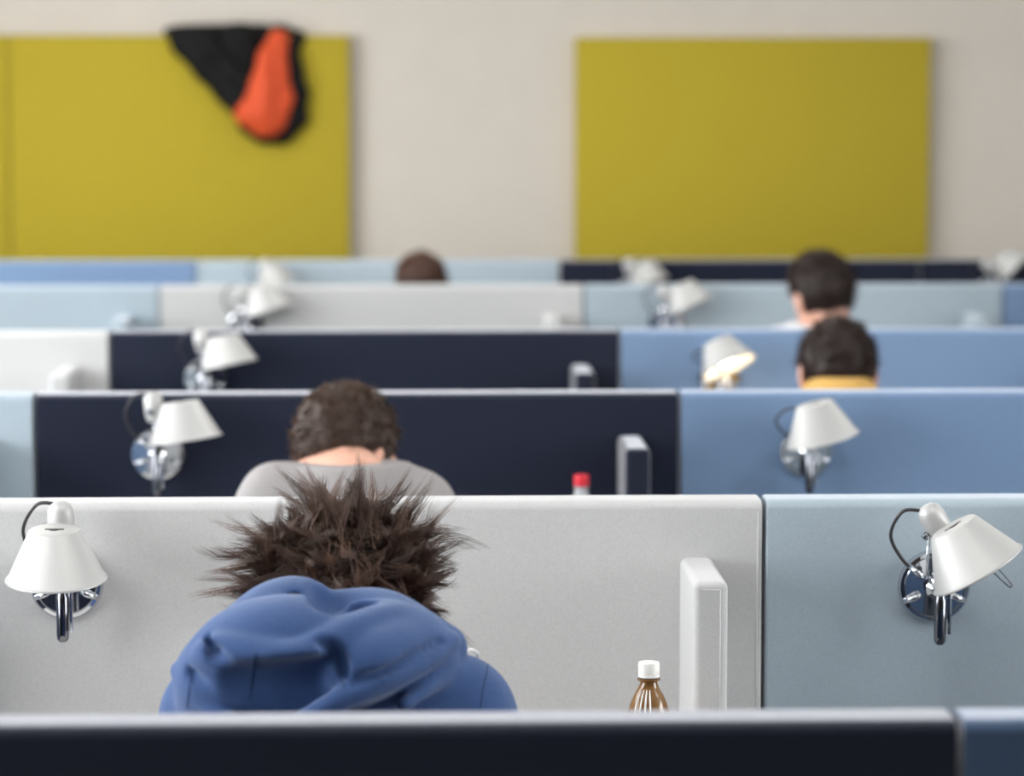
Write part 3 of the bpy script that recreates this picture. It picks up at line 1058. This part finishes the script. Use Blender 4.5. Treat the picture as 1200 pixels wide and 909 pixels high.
    put([(516, 751, 3.624, .002), (484, 769, 3.571, .003), (450, 786, 3.540, .003), (418, 799, 3.519, .003), (398, 809, 3.508, .002)], .008, 'sub')
    put([(253, 812, 3.537, .002), (236, 800, 3.558, .003), (224, 786, 3.584, .002)], .010, 'sub')
    hood_me = s.mesh('hoodie', 1)
    hd = link_mesh('hoodie', hood_me, M_hoodie, root)
    # seams stitched on it
    bvh = BVHTree.FromPolygons([v.co[:] for v in hood_me.vertices], [p.vertices[:] for p in hood_me.polygons])
    o0 = Vector((0, 0, CZ))
    for px in ([(331, 696), (328, 712), (324, 730), (321, 748), (319, 760)], [(299, 765), (297, 780), (294, 800), (292, 818)], [(372, 748), (383, 758), (393, 775), (399, 795), (404, 806)], [(422, 702), (421, 712), (419, 722)], [(572, 778), (570, 790), (566, 808), (563, 829)], [(225, 790), (222, 808), (219, 829)]):
        dense = spline([Vector((x, y, 0)) for x, y in px], 5)
        pts = []
        for q in dense:
            hit = bvh.ray_cast(o0, ray(q.x, q.y).normalized())
            if hit[0]:
                pts.append(hit[0] + hit[1] * .0002)
        if len(pts) > 3 and max((pts[i + 1] - pts[i]).length for i in range(len(pts) - 1)) < .03:
            MB().tube(pts, .0008, 5).build('seam', M_seamd, hd)
    # ---- hair
    hv = Vol(Hc - Vector((.17,) * 3), Hc + Vector((.17,) * 3), .005)
    add_head(hv, Hc, R, False, .012)
    hn = R @ Vector((0, .80, -.60)).normalized()
    hv.plane(Hc + R @ Vector((0, .02, -.055)), hn, .02)
    hv.ripple(.003, 120, 8)
    cap = link_mesh('hair', hv.mesh('hair', 1), M_hair1, root)
    me = cap.data
    co = np.array([v.co[:] for v in me.vertices])
    no = np.array([v.normal[:] for v in me.vertices])
    g = np.random.default_rng(21)
    ok = np.nonzero(no @ np.array(hn) < .5)[0]
    # (a) undercoat
    pick = g.choice(ok, 1300)
    d = no[pick] * .6 + g.normal(0, .6, (1300, 3))
    d /= np.linalg.norm(d, axis=1, keepdims=True)
    strands('hair_strands', co[pick] - no[pick] * .003, d, g.uniform(.014, .028, 1300), 9, .005, .003, .0009, .5, M_hair1, cap, 6, 31, wave=.12, fly=.3)
    # (b) wavy locks standing off all round, longer at the sides
    N = 400
    pick = g.choice(ok, N)
    side = np.abs(no[pick][:, 0])
    d = no[pick] * np.array([1.1, 1, .8]) + g.normal(0, .40, (N, 3))
    d /= np.linalg.norm(d, axis=1, keepdims=True)
    strands('hair_tufts', co[pick] - no[pick] * .004, d, g.uniform(.026, .050, N) * (1 + .35 * side), 34, .0095, .0007, .0009, .55, M_hair1, cap, 9, 32, wave=.22, fly=.08)
    # (c) the long spikes of the outline, root and tip read from the photograph
    sp = [((398, 650), (409, 557), 1.0), ((412, 650), (403, 562), .9), ((418, 650), (421, 574), .8), ((392, 650), (383, 578), .9), ((378, 652), (377, 590), .7), ((425, 652), (433, 596), .6),
          ((350, 655), (322, 590), 1.1), ((340, 660), (306, 598), .9), ((330, 665), (299, 608), .8), ((325, 670), (296, 626), .7), ((345, 652), (334, 594), .7),
          ((452, 655), (497, 577), 1.1), ((460, 655), (486, 582), 1.0), ((468, 660), (500, 598), .7), ((475, 665), (508, 640), .6), ((480, 660), (511, 652), .8),
          ((322, 680), (281, 650), .8), ((318, 685), (279, 663), .9), ((318, 692), (286, 680), .8), ((320, 697), (280, 686), .8), ((325, 705), (292, 706), .8), ((322, 688), (276, 670), .6),
          ((485, 680), (526, 672), .9), ((488, 688), (529, 684), .9), ((485, 692), (520, 700), .8), ((482, 700), (514, 714), .8), ((478, 705), (503, 724), .8), ((470, 708), (492, 730), .7), ((484, 676), (516, 662), .7),
          ((365, 650), (352, 612), .8), ((440, 650), (462, 604), .8), ((405, 655), (394, 590), .8), ((490, 672), (518, 656), .6), ((372, 650), (366, 604), .6), ((446, 652), (474, 598), .8)]
    rts, dd, ll = [], [], []
    for a, b, k in sp:
        A = P(a[0], a[1], Hc.y - .03)
        near = min(range(0, len(co), 3), key=lambda i: (Vector(co[i]) - A).length)
        A = Vector(co[near])
        B = P(b[0], b[1], A.y - .005 + g.normal(0, .015))
        for j in range(3):
            A2 = A + Vector(g.normal(0, .006, 3))
            rts.append(A2[:])
            e = (B + Vector(g.normal(0, .007, 3)) - A2) * (1.0 if j == 0 else g.uniform(.6, .9))
            ll.append(e.length)
            dd.append(e.normalized()[:])
    strands('hair_spikes', np.array(rts), np.array(dd), np.array(ll), 34, .0095, .0007, .0009, .25, M_hair1, cap, 10, 33, tone=(.1, 1), wave=.15, fly=.10)
    # (d) loose single hairs
    N = 200
    pick = g.choice(ok, N)
    d = no[pick] + g.normal(0, .5, (N, 3))
    d /= np.linalg.norm(d, axis=1, keepdims=True)
    strands('loose_hairs', co[pick], d, g.uniform(.035, .06, N), 2, .004, .006, .0004, .7, M_hair1, cap, 9, 34, wave=.2)
    return mid


pm = hooded()
chair(pm.x, YF[1] - 1.0, 'charcoal desk chair under the person in the blue hoodie')
desk(1, 1, 'pale desk before the light grey partition, holding the brown bottle')
# white earphone lead on the hooded person's shoulder
q = [P(x, y, Y) for x, y, Y in ((546, 764, 3.72), (551, 761, 3.725), (557, 763, 3.735), (560, 769, 3.75), (556, 790, 3.80))]
tag(MB().tube(spline(q, 5), .0018, 6).build('earphone_lead', M_cap), 'thin white earphone lead looped over the blue hoodie shoulder', 'cable')

# ------------------------------------------------------------------ bottles
def bottle(x, ytop, Y, label, body_m, cap_m, r=.032, hgt=None):
    top = P(x, ytop, Y)
    zb = DESK_Z
    H = top.z - zb
    e = empty('bottle', (top.x, top.y, zb))
    tag(e, label, 'bottle')
    T = Matrix.Translation((top.x, top.y, zb))
    c0 = H - .021
    pr = [(0, .004), (r * .6, .003), (r * .9, 0), (r, .008), (r, H * .25), (r * .95, H * .27), (r * .95, H * .5), (r, H * .52), (r, H - .098), (r * .97, H - .084), (r * .90, H - .070), (r * .78, H - .057), (r * .62, H - .0455), (r * .46, H - .037), (.0122, H - .030), (.0125, c0 - .002), (0, c0 - .002)]
    body = MB().lathe(pr, 40, T).build('bottle_body', body_m, e, 60)
    MB().lathe([(.0125, c0 - .0045), (.0162, c0 - .0045), (.0162, c0 - .0025), (.0125, c0 - .0025)], 24, T, closed=True).build('neck_ring', body_m, body, 40)
    cp = MB().lathe([(0, c0), (.0148, c0), (.0148, c0 + .004), (.0142, c0 + .0046), (.0148, c0 + .0052), (.0150, c0 + .018), (.0140, c0 + .0205), (.012, H), (0, H)], 40, T).build('cap', cap_m, e, 40)
    return e, T, H, pr


e, T, H, pr = bottle(760.5, 775, YF[1] - .29, 'brown plastic bottle with a white screw cap on the desk', M_brown, M_cap, r=.0325)
# pale moulded rays on its shoulder
for k in range(9):
    a = math.radians(-150 + k * 15)
    pts = []
    for r, z in ((.0300, H - .072), (.0262, H - .059), (.0208, H - .0465), (.0150, H - .0375)):
        pts.append(T @ Vector((r * math.cos(a), r * math.sin(a), z)))
    if k in (1, 2, 3, 4):
        MB().tube(pts, [.0012, .0013, .0012, .0006], 6).build('shoulder_rib', M_cap, e)
e, T, H, pr = bottle(681.5, 556, YF[2] - .17, 'small clear bottle with a red screw cap before the navy partition', M_clear, M_redcap, r=.031)

# ------------------------------------------------------------------ jacket slung over the yellow board
def jacket():
    Yj = YB - .035
    root = empty('jacket', P(275, 160, Yj))
    tag(root, 'black padded jacket with orange lining slung over the yellow board', 'jacket')
    k = 1 / PPM(Yj)
    v = Vol(P(160, 185, YB - .16), P(385, 10, YB - .16) + Vector((0, .22, 0)), .0075)
    f = lambda l, dy=0: ([P(x, y, Yj + d + dy) for x, y, r, d in l], [r * k for x, y, r, d in l])

    def put(l, kk=.04, mode='add', dy=0, sy=1.5):
        a, r = f(l, dy)
        v.path(a, r, kk, mode, sy)
    put([(196, 37, 7, .03), (215, 44, 13, .01), (245, 52, 20, 0), (280, 52, 22, -.01), (305, 42, 13, .02)])
    put([(215, 55, 12, .01), (245, 80, 18, 0), (270, 100, 20, 0), (290, 120, 18, 0)])
    put([(250, 60, 22, 0), (280, 85, 24, -.01), (290, 110, 20, 0), (300, 140, 14, .01)])
    put([(352, 46, 6, .03), (341, 56, 8, .0), (343, 80, 9, 0), (348, 110, 11, 0), (347, 138, 12, 0), (330, 153, 12, 0), (308, 156, 9, 0), (286, 150, 6, .01)])
    put([(205, 35, 6, .06), (330, 36, 6, .06), (352, 42, 5, .05)])
    # body behind the lining
    put([(315, 50, 14, .02), (320, 100, 20, .02), (315, 135, 20, .02)])
    # folds
    put([(258, 32, 4, -.035), (264, 48, 7, -.062), (280, 66, 6, -.066), (300, 78, 3, -.05)], .03, 'sub')
    put([(228, 50, 3, -.05), (246, 76, 6, -.055), (266, 104, 6, -.055), (284, 128, 3, -.05)], .03, 'sub')
    put([(222, 36, 5, -.03), (244, 44, 6, -.045), (252, 62, 4, -.05)], .02)
    put([(284, 40, 6, -.04), (296, 60, 6, -.05), (290, 96, 5, -.05)], .02)
    v.ripple(.006, 22, 5)
    v.clear_box(YB - .002, P(270, 41.5, YB).z + .003)
    link_mesh('shell', v.mesh('shell', 2), M_jblack, root)
    v = Vol(P(160, 185, YB - .22), P(385, 10, YB - .22) + Vector((0, .24, 0)), .0075)
    put([(325, 44, 9, -.02), (318, 70, 13, -.05), (313, 100, 18, -.06), (306, 128, 21, -.05), (312, 142, 17, -.04)], .03)
    put([(330, 45, 9, -.01), (330, 80, 8, -.03), (334, 115, 9, -.04), (326, 145, 10, -.03)], .02)
    put([(288, 134, 13, -.04), (310, 146, 13, -.04), (318, 152, 9, -.03)], .02)
    put([(320, 48, 3, -.055), (324, 80, 5, -.085), (325, 118, 5, -.09), (318, 140, 3, -.08)], .025, 'sub')
    v.ripple(.004, 25, 9)
    link_mesh('lining', v.mesh('lining', 2), M_orange, root)


jacket()
